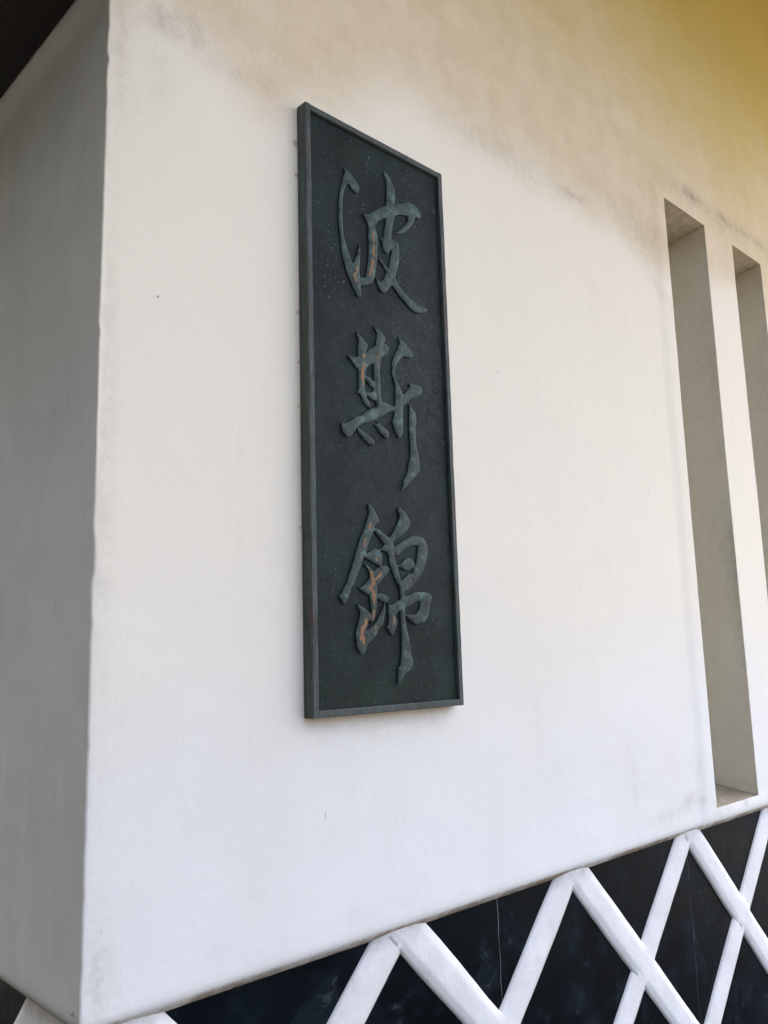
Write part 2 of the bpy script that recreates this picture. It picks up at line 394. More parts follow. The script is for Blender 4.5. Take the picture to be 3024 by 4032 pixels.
def recess(S):
    x0, x1 = S; D = .50
    zz = [SB] + [z for z in zs if SB < z < ST] + [ST]; Zv = np.array(zz); n = len(zz)
    V = []; F = []; sm = []
    ZM = (SB+ST)/2
    depths = [0, .02, .06, .12, .2, .3, .4, D]
    for side, xe in ((0, x0), (1, x1)):
        for dp in depths:
            d = proud(xe, Zv); wb = .6*wob(Zv, int(xe*10))*(math.exp(-dp/.1))
            for i in range(n):
                V.append((xe+wb[i] + .003*float(fbm(dp*6, Zv[i]*4, 91+side))*(dp > 0), (-d[i] if dp == 0 else dp), ZM + (Zv[i]-ZM)*(1-.17*dp/(ST-ZM))))
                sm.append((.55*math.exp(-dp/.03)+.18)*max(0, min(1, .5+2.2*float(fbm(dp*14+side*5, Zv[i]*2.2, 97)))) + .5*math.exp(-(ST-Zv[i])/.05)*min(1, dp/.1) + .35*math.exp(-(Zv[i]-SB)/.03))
    m = len(depths)
    def ix(side, k, i): return (side*m+k)*n+i
    for side in (0, 1):
        for kk in range(m-1):
            for i in range(n-1):
                q = (ix(side, kk, i), ix(side, kk+1, i), ix(side, kk+1, i+1), ix(side, kk, i+1))
                F.append(q if side == 0 else q[::-1])
    F.append((ix(0, m-1, 0), ix(1, m-1, 0), ix(1, m-1, n-1), ix(0, m-1, n-1)))
    st = [.26+1.0*math.exp(-(ST-v[2])/.09) for v in V]  # ochre glow below the lintel put into the recess colour
    nx = 6                                      # lintel underside (painted brown glow) and dirty sill
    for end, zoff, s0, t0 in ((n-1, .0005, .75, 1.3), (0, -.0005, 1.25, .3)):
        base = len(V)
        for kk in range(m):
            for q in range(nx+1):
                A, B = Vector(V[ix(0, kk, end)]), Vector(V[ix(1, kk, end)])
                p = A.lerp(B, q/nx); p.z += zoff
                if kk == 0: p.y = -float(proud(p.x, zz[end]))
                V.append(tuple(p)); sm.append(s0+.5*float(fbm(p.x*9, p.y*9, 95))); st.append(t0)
        for kk in range(m-1):
            for q in range(nx):
                a = base+kk*(nx+1)+q; f = (a, a+nx+1, a+nx+2, a+1); F.append(f if end else f[::-1])
    N = len(V)
    return mesh_obj('window_recess', V, F, m_plaster, bld, False, {'stain_glow': np.array(st), 'smudge_shade': np.array(sm), 'side': np.full(N, .45), 'yellow_glow': np.zeros(N), 'cream': np.full(N, .9)})
recess(S1); recess(S2)

# ---- dado: backing, black panels, white half-round joints
YP = .030                                   # panel face behind the wall face
bx = [(YP+.014, YP+.014), (XR, YP+.014), (XR, .3), (.3, .3), (.3, YB), (YP+.014, YB)]
V = [(x, y, z) for z in (0, ZD+.028) for x, y in bx]; nb = len(bx)
F = [(i, (i+1) % nb, nb+(i+1) % nb, nb+i) for i in range(nb)]
dado = mesh_obj('dado_wall', V, F, m_back, bld); tag(dado, 'lower wall faced with black panels and raised white diagonal joints')
PX, PZ, ZA = .715, .730, .902               # lattice pitch and apex height
X1 = .088                                   # first apex on the front
Y1 = .205                                   # first apex on the side wall
def clip_poly(poly, a0, a1, z0, z1):
    def cut(p, f):
        o = []
        for i in range(len(p)):
            A, B = p[i], p[(i+1) % len(p)]; fa, fb = f(A), f(B)
            if fa >= 0: o.append(A)
            if (fa >= 0) != (fb >= 0):
                t = fa/(fa-fb); o.append((A[0]+(B[0]-A[0])*t, A[1]+(B[1]-A[1])*t))
        return o
    for f in (lambda q: q[0]-a0, lambda q: a1-q[0], lambda q: q[1]-z0, lambda q: z1-q[1]):
        if poly: poly = cut(poly, f)
    return poly
def face_map(side):
    if side == 'front': return lambda a, dep, z: (a, dep, z)
    return lambda a, dep, z: (dep, a, z)
def panels(side, first, amax):
    fm = face_map(side)
    for j in range(-1, 4):
        for i in range(-2, int(amax/PX)+3):
            cx = first + i*PX + (0 if j % 2 else PX/2); cz = ZA - j*PZ/2
            if j % 2 == 0: cz = ZA - j*PZ/2
            gap = .004
            poly = [(cx-PX/2+gap, cz), (cx, cz-PZ/2+gap), (cx+PX/2-gap, cz), (cx, cz+PZ/2-gap)]
            poly = clip_poly(poly, YP+.012, amax, .002, ZD+.03)
            if len(poly) < 3: continue
            t = random.uniform(-.001, .001)
            n = len(poly); V = [fm(a, YP+t, z) for a, z in poly] + [fm(a, YP+.0138, z) for a, z in poly]
            F = [tuple(range(n)) if side == 'front' else tuple(reversed(range(n)))] + [((i2+1) % n, i2, n+i2, n+(i2+1) % n) for i2 in range(n)]
            mesh_obj('black_panel', V, F, m_panel, dado)
panels('front', X1, XR); panels('side', Y1, YB-.2)
HW, HH = .049, .0145
def strip(side, a_top, sgn, amax, k, first):
    """a joint running down from the apex at a_top; sgn +1 runs towards larger a"""
    fm = face_map(side)
    dz = -PZ/2; da = sgn*PX/2; L = math.hypot(dz, da); da /= L; dz /= L
    na, nz = -dz, da                                     # in-plane normal
    t = np.arange(-.085, (ZA+.03)/-dz, .015); m = 13
    t = t[(a_top+da*t > YP-.02) & (a_top+da*t < amax)]
    if len(t) < 2: return
    q = np.array([-1, -.975, -.8, -.62, -.52, -.40, 0, .40, .52, .62, .8, .975, 1])
    T, Q = np.meshgrid(t, q, indexing='ij')
    def width(tt, kk_): return HW*(1+.14*fbm(tt*5, tt*0+kk_, 203))
    S = width(T, k)*Q + .005*fbm(T*4, T*0+k, 205)
    A_ = a_top+da*T+na*S; Z_ = ZA+dz*T+nz*S
    def prof(qq):
        aq = np.abs(qq); return np.where(aq < .99, .42+.58*sstep(0, 1, np.clip((1-aq)/.56, 0, 1)**.85), 0)
    hgt = HH*(1+.16*fbm(T*6, T*0+k, 201))*prof(Q)
    # fillet where the other family crosses
    i0 = np.round((A_ + sgn*(ZA-Z_)*PX/PZ - first)/PX)     # nearest apex of the opposite family
    a2 = first+i0*PX; d2 = ((A_-a2)*(-dz) + (Z_-ZA)*(-da))
    h2 = HH*prof(d2/HW)
    g = .003
    both = np.log(np.exp(hgt/g)+np.exp(h2/g))*g - np.log(2)*g*.0
    base = np.log(np.exp(hgt/g)+1)*g
    hgt = np.where(np.abs(d2) < HW*1.25, np.maximum(hgt, both-(base-hgt)*1.0), hgt)
    hgt = np.minimum(hgt, HH*1.12)
    hgt = hgt + .0014*fbm(T*22, Q*3+k, 207)*(np.abs(Q) < .99) - (.0004 if sgn < 0 else 0)
    hgt = hgt - .012*sstep(.045, -.01, T)*0
    Y_ = YP - hgt + np.where(np.abs(Q) > .99, .003, 0)
    dirt_shade = np.clip(1.0-(ZD+.004-Z_)/.035, 0, 1)*np.clip(.6+1.4*fbm(A_*14, Z_*14, 209), 0, 1) + .35*sstep(.3, .95, -Q*sgn if side == 'front' else Q)*np.clip(.2+2*fbm(A_*6, Z_*6, 211), 0, 1)  # grime and painted shade under the lip and on lower flanks
    P3 = np.stack(fm(A_.ravel(), Y_.ravel(), Z_.ravel()), 1)
    rows = len(t); F = []
    flip = (sgn > 0) != (side == 'front')
    for i in range(rows-1):
        for j in range(m-1):
            qd = (i*m+j, i*m+j+1, (i+1)*m+j+1, (i+1)*m+j); F.append(qd[::-1] if flip else qd)
    mesh_obj('joint_strip', P3, F, m_joint, dado, True, {'dirt_shade': dirt_shade.ravel()})
kk = 0
for side, first, amax in (('front', X1, XR), ('side', Y1, YB-.2)):
    for i in range(-2, int(amax/PX)+3):
        for sgn in (1, -1):
            kk += 1; strip(side, first+i*PX, sgn, amax, kk*1.7, first)
# hairline cracks in two panels
def crack(x, z0, z1, wd, seed):
    zz = np.linspace(z0, z1, 26); xx = x + .012*fbm(zz*14, zz*0, seed)
    V = [(a+s*wd*(.5+float(noise(z*30, seed, 5))), YP-.0013, z) for a, z in zip(xx, zz) for s in (-1, 1)]
    V += [(a, YP+.002, z) for a, _, z in V]
    n = len(zz)*2
    F = [(2*i, 2*i+1, 2*i+3, 2*i+2) for i in range(len(zz)-1)]
    mesh_obj('crack_line', V[:n], F, m_crack, dado)
crack(1.175, .60, .898, .0008, 301); crack(2.22, .25, .80, .0003, 302)

# ---- eaves
def eave(name, label, mat, boards, roof):
    o = mesh_obj(name, *box(*roof), m_tile, bld); tag(o, label)
    for b_ in boards: mesh_obj('soffit_board', *box(*b_, .004), mat, o)
    return o
fb = [(-.35, XR+.3, -2.25+.2265*i, -2.25+.2265*i+.223, ZTOP-.004, ZTOP+.02) for i in range(10)]
eave('front_eave', 'broad overhang above the front wall, boarded underneath', m_soffit, fb, (-.40, XR+.35, -2.30, .25, ZTOP+.021, ZTOP+.16))
mesh_obj('fascia_blocker', *box(-.40, XR+.35, -2.42, -2.305, ZTOP-.62, ZTOP+.16, .01), m_soffit, [c for c in bld.children if c.name == 'front_eave'][0])  # unseen deep fascia, added to keep low sky off the upper wall
mesh_obj('roof', *box(-.40, XR+.35, .252, YB+.4, ZTOP+.021, ZTOP+.16), m_tile, bld)
mesh_obj('back_wall', *box(.02, XR, YB+.001, YB+.2, 0, ZTOP+.019), m_back, bld)
mesh_obj('end_wall', *box(XR+.001, XR+.2, .02, YB+.2, 0, ZTOP+.019), m_back, bld)
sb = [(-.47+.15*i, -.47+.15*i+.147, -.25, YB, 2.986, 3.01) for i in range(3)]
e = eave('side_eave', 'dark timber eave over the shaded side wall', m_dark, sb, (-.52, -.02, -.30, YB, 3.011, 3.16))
# ------------------------------------------------------------------ added unseen wall that blocks sky light from the left
blocker = bpy.data.objects.new('sky_blocker_wall', None); link(blocker); blocker.location = (NX, 0, 0)
tag(blocker, 'added unseen dark boarded wall that keeps sky light off the side wall', 'wall')
for i in range(24):
    mesh_obj('blocker_board', *box(-.03, .002*(i % 3), -5.0+.42*i, -5.0+.42*i+.416, 0, NH, .004), m_blocker, blocker)
mesh_obj('blocker_core', *box(-.3, -.031, -5.0, 5.08, 0, NH), m_blocker, blocker)
mesh_obj('blocker_coping', *box(-.42, .14, -5.1, 5.18, NH+.001, NH+.12, .01), m_tile, blocker)

# ------------------------------------------------------------------ the plaque
W, H, D = .5005, 1.5, .0355
X0 = .5003
plq = bpy.data.objects.new('name_plaque', None); link(plq); plq.location = (X0, 0, ZG)
tag(plq, 'tall dark bronze plaque with three raised characters mounted on the white wall', 'plaque')
RW, RD = .016, .0095
def rail_mesh(x0, x1, z0, z1, label=None):
    import bmesh
    v, f = box(x0, x1, -D, -.002, z0, z1)
    bm = bmesh.new(); vv = [bm.verts.new(p) for p in v]
    for q in f: bm.faces.new([vv[i] for i in q])
    L = max(x1-x0, z1-z0); n = int(L/.02)
    ax = Vector((1, 0, 0)) if x1-x0 > z1-z0 else Vector((0, 0, 1))
    for i in range(1, n):
        c = Vector((x0, 0, z0)) + ax*(L*i/n)
        bmesh.ops.bisect_plane(bm, geom=bm.verts[:]+bm.edges[:]+bm.faces[:], plane_co=c, plane_no=ax)
    bmesh.ops.recalc_face_normals(bm, faces=bm.faces[:])
    ed = [e_ for e_ in bm.edges if abs((e_.verts[0].co-e_.verts[1].co).normalized().dot(ax)) > .9 and max(v_.co.y for v_ in e_.verts) < -.01]
    bmesh.ops.bevel(bm, geom=ed, offset=.0022, segments=2, affect='EDGES', profile=.5)
    bm.verts.index_update()
    V = np.array([p.co[:] for p in bm.verts]); F = [tuple(p.index for p in q.verts) for q in bm.faces]; bm.free()
    V[:, 1] += np.where(V[:, 1] < -.02, .0008*fbm(V[:, 0]*30, V[:, 2]*30, 401)*2, 0)
    return V, F
def copper_rail(V, spots):
    c = np.zeros(len(V))
    for za, zb, s in spots:
        c = np.maximum(c, s*((V[:, 2] > za) & (V[:, 2] < zb)))
    return c
def seg(x0, x1, z0, z1, spots=()):
    V, F = rail_mesh(x0, x1, z0, z1)
    c = copper_rail(V, spots)*(V[:, 1] < -.03)
    return mesh_obj('frame_rail', V, F, m_rail, plq, False, {'copper': c, 'edge': np.full(len(V), 9.)})
seg(0, RW, 0, H, ((.90, .96, .33), (.62, .78, .40), (.42, .62, .34), (.14, .36, .30), (.03, .1, .2)))
seg(W-RW, W, 0, H, ((.2, .6, .22),))
seg(RW, W-RW, H-RW, H); seg(RW, W-RW, 0, RW, ((-.1, 1, .15),))
# field, with a slightly uneven cast surface
nx, nz = 40, 120
V = []; F = []
for i in range(nx+1):
    for j in range(nz+1):
        x = RW-.001+(W-2*RW+.002)*i/nx; z = RW-.001+(H-2*RW+.002)*j/nz
        V.append((x, -(D-RD)+.0012*float(fbm(x*12, z*12, 411)), z))
for i in range(nx):
    for j in range(nz):
        a = i*(nz+1)+j; F.append((a, a+nz+1, a+nz+2, a+1))
mesh_obj('field_plate', V, F, m_bronze, plq, True)

# ---- characters
def parse(s): return np.array([[float(v) for v in t.split(',')] for t in s.split()])
def smooth_poly(p):
    n = len(p); out = []
    for i in range(n):
        a, b, c, d = p[i-1], p[i], p[(i+1) % n], p[(i+2) % n]
        v1 = b-a; v2 = c-b; v3 = d-c
        def sharp(u, v): return np.dot(u, v)/(np.linalg.norm(u)*np.linalg.norm(v)+1e-9) < .25
        m1 = (v2*0 if sharp(v1, v2) else (c-a)/2); m2 = (v2*0 if sharp(v2, v3) else (d-b)/2)
        for t in (0, 1/3, 2/3):
            t2, t3 = t*t, t**3
            if sharp(v1, v2) and sharp(v2, v3): q = b+v2*t
            else:
                mm1 = v2 if sharp(v1, v2) else m1; mm2 = v2 if sharp(v2, v3) else m2
                q = (2*t3-3*t2+1)*b + (t3-2*t2+t)*mm1 + (-2*t3+3*t2)*c + (t3-t2)*mm2
            out.append(q)
    return np.array(out)
def sd_poly(P, poly):
    """signed distance (positive inside) and nearest boundary point"""
    A = poly; B = np.roll(poly, -1, 0)
    best = np.full(len(P), 1e9); near = np.zeros_like(P); ins = np.zeros(len(P), bool)
    for a, b in zip(A, B):
        ab = b-a; l2 = ab@ab
        if l2 < 1e-9: continue
        t = np.clip(((P-a)@ab)/l2, 0, 1); q = a+t[:, None]*ab; d = np.hypot(*(P-q).T)
        m = d < best; best[m] = d[m]; near[m] = q[m]
        c = (a[1] > P[:, 1]) != (b[1] > P[:, 1])
        if abs(b[1]-a[1]) > 1e-12:
            xi = a[0]+(P[:, 1]-a[1])*ab[0]/(b[1]-a[1]); ins ^= c & (P[:, 0] < xi)
    return np.where(ins, best, -best), near
def letter_piece(name, polys, copper, parent, label=None, step=2.0):
    polys = [smooth_poly(parse(s)) for s in polys]
    allp = np.concatenate(polys); lo = allp.min(0)-4; hi = allp.max(0)+4
    xs = np.arange(lo[0], hi[0], step); zz = np.arange(lo[1], hi[1], step)
    X, Z = np.meshgrid(xs, zz, indexing='ij'); P = np.stack([X.ravel(), Z.ravel()], 1)
    SD = np.full(len(P), -1e9); NP = P.copy(); HT = np.zeros(len(P))
    for i, p in enumerate(polys):
        bb0 = p.min(0)-8; bb1 = p.max(0)+8
        m = np.where(((P > bb0) & (P < bb1)).all(1))[0]
        s, n = sd_poly(P[m], p)
        u = s > SD[m]; SD[m[u]] = s[u]; NP[m[u]] = n[u]
        sp = np.clip(s, 0, 30); hgt = 1.7*(1-np.exp(-sp/1.4)) + 1.9*(1-np.exp(-sp/8.0)) + .35*((i*7) % 3)*(1-np.exp(-sp/1.2))
        HT[m] = np.maximum(HT[m], np.where(s > 0, hgt, 0))
    nX, nZ = X.shape; ins = (SD > 0).reshape(nX, nZ)
    cell = ins[:-1, :-1] | ins[1:, :-1] | ins[:-1, 1:] | ins[1:, 1:]
    used = {}; V = []; F = []; E = []
    out_base = -(D-RD)
    def vid(i, j):
        key = i*nZ+j
        if key not in used:
            used[key] = len(V); q = P[key] if SD[key] > 0 else NP[key]
            hh = .0042 + HT[key]*.001 if SD[key] > 0 else .0036
            nzv = .0006*float(fbm(q[0]*.09, q[1]*.05, 501))
            V.append((q[0]*.001, out_base-hh-nzv, q[1]*.001)); E.append(max(SD[key], 0))
        return used[key]
    for i, j in zip(*np.where(cell)):
        F.append((vid(i, j), vid(i+1, j), vid(i+1, j+1), vid(i, j+1)))
    # skirt down to the field
    cnt = {}
    for f in F:
        for a, b in zip(f, f[1:]+f[:1]):
            if (b, a) in cnt: del cnt[(b, a)]
            else: cnt[(a, b)] = 1
    n0 = len(V); low = {}
    for a, b in list(cnt):
        for q in (a, b):
            if q not in low:
                x, y, z = V[q]; V.append((x, y+.0004, z)); E.append(-9.); low[q] = len(V); V.append((x, out_base+.002, z)); E.append(-9.)
        F.append((b, a, low[a]-1, low[b]-1)); F.append((low[b]-1, low[a]-1, low[a], low[b]))
    Va = np.array(V); cp = np.zeros(len(V)); XZ = Va[:, [0, 2]]*1000
    for s, r in copper:
        l = parse(s)
        for a, b in zip(l[:-1], l[1:]):
            ab = b-a; t = np.clip(((XZ-a)@ab)/(ab@ab+1e-9), 0, 1); d = np.hypot(*(XZ-(a+t[:, None]*ab)).T)
            cp = np.maximum(cp, np.clip(1.05-d/(r*1.35), 0, 1)*.95)
    cp[n0:] = 0
    o = mesh_obj(name, V, F, m_letter, parent, True, {'edge': E, 'copper': cp})
    me = o.data
    try: me.set_sharp_from_angle(angle=math.radians(50))
    except Exception: pass
    if label: tag(o, label)
    return o
# outlines of the brush strokes in millimetres on the plaque
LETTERS = {
 'bo': [
  ["128.5,1374.7 137.3,1370.9 149.1,1366.6 158.9,1359 168.8,1351.4 177.7,1343.4 180.5,1334.6 177.1,1325.1 171.9,1320.2 163.8,1320.1 153.9,1324.4 147.1,1331.6 143.2,1334.6 137.2,1330.2 132,1322.5 126.7,1309.2 122.4,1293.1 120.4,1276.3 119.2,1253.5 119.1,1234.4 119.4,1215.5 120.8,1197 123.3,1180.5 126.9,1169.7 132.4,1157.3 138.8,1138.9 145.2,1125.2 151.9,1115.4 158.1,1127.7 168.9,1154.9 177.7,1180.1 177.7,1160.9 175.3,1128.3 173.3,1102.3 174,1080.4 175.9,1057.3 179.3,1039.5 173.2,1033.8 165.2,1033.9 157.6,1044.2 148.2,1057.1 140.8,1070.5 132.4,1086.7 124.2,1106.1 119,1126.3 114.6,1143.6 113.3,1168.3 110.1,1194.9 107.6,1211.4 107.3,1235 107.9,1259 110.4,1282.2 113.9,1304.3 119.3,1325.7 124.6,1339.9 127.9,1351.7 131.1,1362.7 128.3,1369.7",
   "190.7,1271 200.9,1270 213.5,1276.2 230.6,1289.8 250.1,1305.1 276.4,1322.3 289.8,1330.5 307.3,1331.8 314.3,1340.4 334.7,1349.6 364.6,1364 385.2,1363.8 401.1,1357.4 410,1348.3 410.6,1338.1 405.6,1330.2 397.4,1328.1 389.3,1327.9 384.3,1320 376.7,1305.3 365.8,1291.2 349.2,1273.5 330.8,1261.3 306.2,1252.1 322.1,1265.9 338.4,1281.7 352.6,1298.6 358.6,1307.6 358.3,1315.2 355.8,1320 344.5,1318.8 326.4,1314.1 308.4,1305.1 299.4,1298.5 286,1290.4 272.9,1286.6 257.6,1277 242.3,1265 236.7,1254.8 233.4,1249.5 227.2,1251.5 216.7,1249.4 206.4,1249.9 198.5,1257.7 192.6,1265.4",
   "271.6,1421.2 280.1,1416.9 289.7,1410.4 298.1,1401.7 304.3,1392.1 309.3,1380.3 311,1367.3 309.8,1349.8 306.3,1333.2 309.5,1322.5 307.3,1304.7 300.9,1282.2 295.6,1260.2 290.4,1238.4 298.7,1230.1 309.6,1230.4 317,1224.5 313.2,1212.5 295.7,1208.4 290,1203.1 282.1,1192.3 275.3,1184.6 266.8,1185.7 260.8,1194.4 259.2,1207.1 253.2,1216.6 252.4,1223.9 259.8,1223.1 264.3,1229.6 267,1245.4 271.1,1266.7 274,1286.1 275.7,1303.5 276.4,1322.3 278.4,1344.9 279.7,1367.4 280.1,1387.9 276.3,1401.7 271.3,1411.7",
   "295.8,1211 313.8,1224.4 317.8,1217.4 319.6,1197.9 317.2,1176.1 311.9,1156.1 303.5,1135.4 298.4,1118.4 288,1100.5 277.9,1087.8 269,1077.1 258.1,1069.2 247.7,1071 240.7,1078.7 236,1090.1 233.2,1099 231.4,1107.1 238.3,1097.3 248.8,1099.6 259.6,1107.5 266.5,1120.9 270.6,1128 268,1134.4 256.9,1147.3 246.7,1155.5 242.7,1161.6 251.1,1160.2 263.4,1151 273.7,1144.4 279.2,1147.7 285.4,1167.7 290.5,1187.5 293.2,1201.7",
   "301.9,1124.3 311.1,1111.3 323.7,1100.1 340.8,1088.5 362.5,1078 384.7,1070.8 400.7,1072.7 414.4,1070.5 425.8,1066.5 413.7,1057.7 397.3,1050.5 381.3,1047.3 363.4,1049.2 346.1,1058.5 328.9,1068.6 314.1,1079.2 301.6,1090.4 289.1,1099.9 283,1108.9 289.9,1120.8",
   "206.4,1250.8 209.9,1230.7 208,1205.7 208.9,1200.2 208.6,1179 207.3,1154.4 202.4,1128.8 195.1,1094.6 186.9,1090.6 176.8,1086.8 173,1080.1 173.2,1066 186.2,1068.7 198.5,1073.4 210.9,1080.2 219.4,1089.1 226.2,1105.5 232.3,1133.2 237.6,1164.1 239.9,1197.4 240.5,1215 236.9,1231.8 231.2,1246.3 225.1,1252.4 221.1,1257.6"],
 ],
 'si': [
  ["159.1,936.9 165.8,932.4 178.4,925.5 190,916.7 195.1,907.1 191.3,896.2 187.9,881.6 188.4,867.9 187.9,850.9 185.4,835.1 183.9,821.1 182,804 181.9,788.8 185.5,779 187.8,771 195.3,760.3 200.1,753.6 195.9,747.3 187.1,749 177.5,756.9 172,767.9 165.8,775.9 155.3,778.8 161.3,786.3 162.3,800 162.8,816.7 161.8,833.1 164.1,845.7 165.7,864.3 163.1,875.9 161.9,887.8 163.9,903.6 165.3,917.7 160.7,927.3",
   "129.1,869.6 139.6,868.2 151.2,868.6 162,873.4 172.8,873.5 187,886 201.5,900.9 213.8,907.7 222.2,915.9 234.4,914.1 249.2,924.7 254.5,928.3 263.9,927.4 268.8,920.7 268.5,912.7 262.8,901.1 250.1,894.3 241.6,887.6 229.1,880.1 214.4,867.5 200.1,859 189.8,848.3 181.7,843.5 167.9,842 159.1,840.1 150.5,845.7 141.1,855.7 132.7,862.9",
   "218.9,966.8 230,962.5 242.2,958.5 252.3,951.5 258.7,943.6 256.9,936.8 252.5,929.4 249.1,920.7 244.3,903.9 240.6,887.4 237.8,868.1 235,847.3 235.2,824.1 235.5,805.7 236.5,778.2 237.8,769.8 232.5,736.8 218.3,734.2 221.2,757.6 218.6,770.8 216.8,792.7 216.5,812.6 215.3,835.4 215.1,856.9 216.7,875.8 220.9,906.2 225.6,926.1 229.2,939.5 229.6,952.2 223.8,960.1",
   "186.5,828.5 198.9,825.8 208.7,820.2 218.8,819.2 217.9,796 206.1,801.3 194.4,809.6 187.8,820.4",
   "181.8,787.3 193.6,786.6 205.7,789 215.9,796.4 223.8,791 221.2,773.7 211.5,768.7 199.7,771.7 188.4,778",
   "102.2,688.8 107.9,695.6 111.5,690.4 121.9,695.8 137.3,705.1 151,716.3 170.5,722.7 190.6,738.3 214.9,751.8 227.1,756.4 241.9,770.6 260.3,769.4 285.1,766.3 292.3,762.2 280.4,753.8 259.3,744.6 246.7,736.2 221.9,722.7 197.5,709.5 177.7,703.1 163.9,697.8 154,689.5 146.1,678.6 136.3,668.2 126.6,660.8 116.3,660.6 108.1,668 103.8,678.9",
   "306.5,960.1 316,954.3 328.7,949.4 343.6,940 353.1,930.8 358.2,922.3 352.3,913.1 340.1,911.6 327,909.4 313.7,902.4 302.5,890.3 293.3,874 288.5,861.9 290.1,848 297.9,833.9 305.9,821.4 313.9,810.3 319.7,795.7 317.2,773.8 314.4,757.6 313.1,727.7 310.8,700.9 302.8,686.5 296.4,684.7 288.4,694.2 280.7,709.9 276.1,724.5 281.8,734.7 283.4,748.9 286.4,769.7 289.3,790.5 289.4,807.1 289,822.7 284.5,840.6 279.7,852.1 279.4,869.4 281,883.9 289.1,901.6 299.5,919.9 309.9,938.4 311.4,948.4",
   "341.2,839.6 349.9,839 367.5,840.2 383.1,839.3 390.6,833.6 387.8,823.3 377.3,813.2 359.1,803.3 353.1,800.5 337.4,790.2 321.7,777 308.2,776.2 304.6,792.8 317.9,803.2 331.4,817 347.2,829.7 343.1,835.2"],
  ["154,688.7 163.5,685.9 176.9,679.2 192.4,674.2 205.9,665.9 211.6,659.4 208.4,652.9 201.4,650.6 189.7,653 176.3,661.3 163.1,672.5 155.7,680.2"],
  ["212.3,706 219.4,708.7 225,710.4 226.4,719 230.5,710.6 235.4,706.9 247.4,702.8 259.4,694.1 262.1,685.4 257.7,677.1 248.5,677.1 236.6,684.3 224.9,694.5 215.2,703.5"],
  ["334.8,784.2 343.3,778.6 351.5,769.1 360,762.7 363.8,750.6 363.1,736.3 358.9,718.2 360.4,704.2 360.4,680.7 363.6,657.6 369.2,638.1 370.6,622.7 368.7,605.3 360.7,598 349.3,587.3 333.6,573.1 318.1,559.1 307.3,551.8 302.9,546.7 299.8,547.1 306.6,559.3 309.4,574.8 316,581.7 324.1,596.5 329.3,617.1 335.4,633.4 338.4,650.8 338.2,669.5 337.1,692.7 336.4,723.9 337.5,747.6 339.4,765.3 338.8,776.2"],
 ],
 'jin': [
  ["184,499.2 193.6,496.6 201.1,488.6 210.5,477.9 217,466.8 218.6,458.3 211.5,452.6 203.5,446.8 201.3,438 197,427.6 190.8,417.1 182.7,405.1 177.6,393.4 172.3,378.9 164.3,365.7 158.2,352.8 150.3,338.4 140.5,321.3 132.6,304.4 123.1,292.5 116.2,274.5 105.8,258 98.5,252.8 94.1,257.7 87.3,268.3 83.9,275.7 91,275.2 97.6,287.6 106.9,300.7 114.6,316.1 122.4,334.3 132.3,357 140.3,378.3 148.4,398.5 156.5,416 166.5,432.4 174.6,448.7 180,465 186.1,477 184.6,488.4",
   "201.4,441.6 216.9,439.3 230.5,431.7 244.1,425.4 252.1,423.1 264.6,434.3 273.3,446.8 284.2,462.5 291.1,479.5 285.4,490.8 289,502.4 298.1,498 310.3,491.7 318.3,481.9 326.2,470.6 326.7,458.6 318.8,447.5 303.6,435.9 284.6,424 265.7,412.4 265.4,403.6 270.9,390.8 254.7,389.8 237.2,401.7 225.8,412.5 212.5,425.9 201.2,436.6",
   "235.3,401.6 251.4,405.6 267.3,402.3 266.6,384.7 268.2,373.1 271.7,361.7 278.3,348.9 278.9,338.8 283.5,328.8 289,313.1 289.7,305.8 293.5,301 297.4,295.3 298.8,282.3 297.2,267.8 298.6,253.4 298.6,231.8 299.8,211.7 304,191.6 310.3,174.4 313.5,154.4 315.6,134.4 321.1,120 319.4,104.4 310.8,96.2 296.2,88.2 283.6,76.1 271,63.4 266.1,64.3 268.8,80.8 269.8,104.5 276.9,105.7 280.7,123.8 283.7,146.3 284.2,171.8 284.3,207.3 283.7,238.8 283.8,264.6 283.7,286.2 281.2,299.2 271.7,312.4 262.4,330.8 255,347.8 249.7,363.4 244.4,381.9 230.7,386.8 215.1,388.7 225.1,395.1",
   "268.2,399.4 279.7,406 294.4,414.4 313.6,424.7 332.8,432.1 352,433.6 371.2,430.4 380.7,423.5 387.7,411.9 389.2,398.3 386.1,381.4 380.9,364.6 369,343 353.1,325.9 335.4,310.4 324.5,299.7 322.3,297.6 311.6,291.4 297.1,288.8 289.1,292.8 285.8,310 292.2,317.5 307,326.9 317.8,334.7 330.4,336.7 339.5,352 346.7,368.7 350.8,386.9 355,406.7 350.8,409.4 333.8,407.5 316.7,401.1 299.7,394.1 291.2,387.7 284.8,381.4 272.3,374.8 265.6,384.6",
   "274.4,353.1 290,359.7 302.7,369.2 315.5,376.6 329.9,370.8 339,362.3 335.4,353.2 326.6,345.4 313.9,341.9 301.6,344.2 287.5,349.4 275.3,350.2",
   "249.2,252.4 261.4,258.4 273.7,265.8 283.9,267.4 296.5,276.4 313.2,281.2 332.2,286.9 355.6,290.5 379.1,289.7 394,284.2 396.8,274.5 390.4,258 387.4,241.6 380.1,226.8 368.8,214.9 351.5,209 338.8,207.5 326.5,211.8 312.5,220.3 300.6,230.3 295.6,233.8 313,231.9 331.7,232.8 342.4,238.1 351.4,248.4 356.6,267.7 343.8,265.2 326.7,258.2 309.8,251.4 297.2,246.8 282.8,243 272.4,235.7 264.2,229.9 260.1,228.4 250.5,236.8 244.9,245.3",
   "243.6,260.1 249.2,252.4 256.7,242.6 264.2,231.3 267.8,221.4 271.5,214.3 266.9,200.1 260.4,187.4 255.2,181.4 248.4,183.2 240.9,193.1 233.4,201.5 239.4,204.3 241.7,214.1 242.6,235.3 242,245.2",
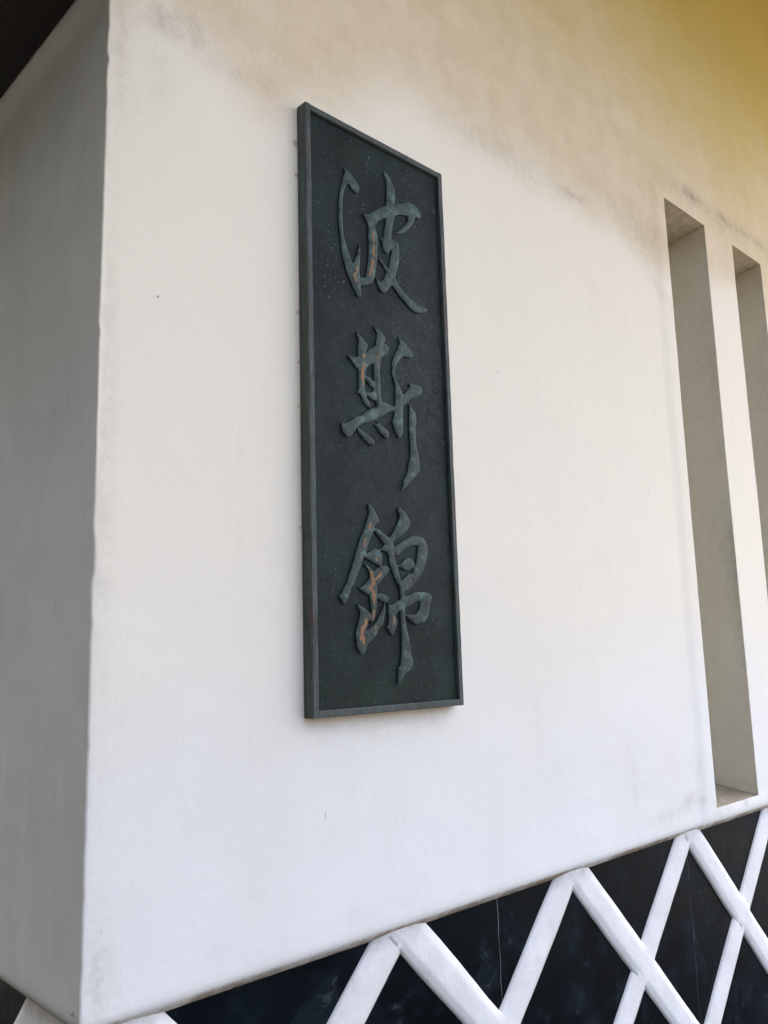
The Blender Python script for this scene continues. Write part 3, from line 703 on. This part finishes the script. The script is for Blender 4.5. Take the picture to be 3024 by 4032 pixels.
   "165.4,371.4 178,378.5 191.7,387.2 203.4,390.4 215,388 223.6,382.1 225.8,370.7 222.7,357.6 223.3,346.2 216.5,348 209.8,351.2 198.3,354.9 183.2,361.2 171.9,366.2",
   "195.7,334.9 207.5,342.6 217.5,347.3 227.3,349.3 239.2,351.3 247.9,345.3 249.8,341 244.6,335 232.2,323.7 220.1,312.6 208,302.9 200.2,298.4 189,309.3 187.7,324.7",
   "164.8,352.4 173.3,350 182.6,344.2 191.9,337.6 199.5,335.1 197.1,320.9 192.9,309.4 181.5,311.8 183.8,324.5 179.5,337 171.2,345",
   "140.8,299.8 145.2,295.2 150.8,294 158.4,297 169.9,305.8 179.7,314.5 185.7,323.2 200.6,309.7 205.9,298.1 203.7,289.5 195.8,283.7 179.4,279 169,279.4 158,285.3 145.2,294.6",
   "181.4,309 204.2,304.2 204.7,289.6 204.5,269.9 202.6,248.8 198.7,232 191.5,215.3 186,210.1 181,215.2 184.3,227.7 184.1,248.5 181.9,269.3 179.6,283.2",
   "203.3,278.2 215.1,282.8 226.7,281 238.3,276.3 245.3,270.1 242.7,263.7 233.7,260.3 224,262.5 212.5,266.5 203,270.5",
   "142.2,254.6 151.3,251.3 164.2,245.3 175.2,238.6 182.5,230.4 186,222.1 183.9,216.6 176.3,215.1 172.4,211 170.2,200 166.2,191.8 177.6,197.2 191.2,206.9 202.9,215.3 209.1,225.1 219.3,239.2 229.7,257.7 232.1,245.1 227.5,225.3 222,208.4 204,191.7 199.9,183.4 184.2,169.8 170.7,159 166.7,150.8 160.8,141.4 153.3,137.1 146,140.4 139,149.9 134.8,162.1 133.4,176.9 137.6,194.5 142.7,210.8 147.7,224.5 149.8,234.1 144.6,245"],
 ],
}
COPPER = {
 'bo': [("218.1,1228.7 221.8,1215.2 224.3,1198.1",5),
   ("223.9,1188.3 221.2,1169.5 224,1160.7",6),
   ("218.4,1149.2 219.1,1138.1 212.2,1118.3 208.7,1106.1",7),
   ("164.6,1111.7 161.2,1096.4 153,1087.6 156.6,1076.2 160.5,1072.6",6),
   ("299,1184.6 295.7,1157.1",2.5)],
 'si': [("180,882.8 180.7,873.8",6),
   ("173.5,896.7 173.5,895.1",3),
   ("182.2,860.4 176.9,848.5 172.4,830.8 173,818.8",8),
   ("174.9,814.7 173.3,797.7",5),
   ("233.8,898.3 224.1,882.1 224.5,865.1 224.2,857.3",3),
   ("210.5,783.1 210.9,777.8",4),
   ("349.1,741.8 346.6,735",3.5),
   ("349.3,630.7 352.2,624.9",3)],
 'jin': [("188.2,451.3 183.1,445.1 181.9,436.5",5),
   ("167.7,412.6 166.2,394.1",5),
   ("153.2,370.7 153.9,365.1",3.5),
   ("202.6,367.9 204.4,362.3",5),
   ("186,331.7 189.4,319.1 192.8,306.6 184.8,297.9 180.8,292.2 192.1,286.9 192.4,269.6",8),
   ("217.9,333.1 215.7,327.3 204.8,319.8 196.9,315.2",6),
   ("193.3,267.4 192,256.2",4),
   ("190.5,240.8 188.8,220",5),
   ("165.1,216.4 163,208.2 152.4,197.2 149.1,182.3 147,172.8",8),
   ("156.3,175.4 155.9,163.2",6),
   ("195.7,201.4 194.7,198.6",5),
   ("318,318.6 321,314.3",6),
   ("257,225.6 256.3,208.6",5),
   ("251.1,398.3 258.3,379.8",3)],
}
for key, lab in (('bo', 'raised character 波, topmost on the plaque'), ('si', 'raised character 斯 in the middle of the plaque'), ('jin', 'raised character 錦, lowest on the plaque')):
    pcs = LETTERS[key]; main = None
    for q in pcs:
        if main is None: main = letter_piece('character', q, COPPER[key], plq, lab)
        else: letter_piece('stroke', q, COPPER[key], main)
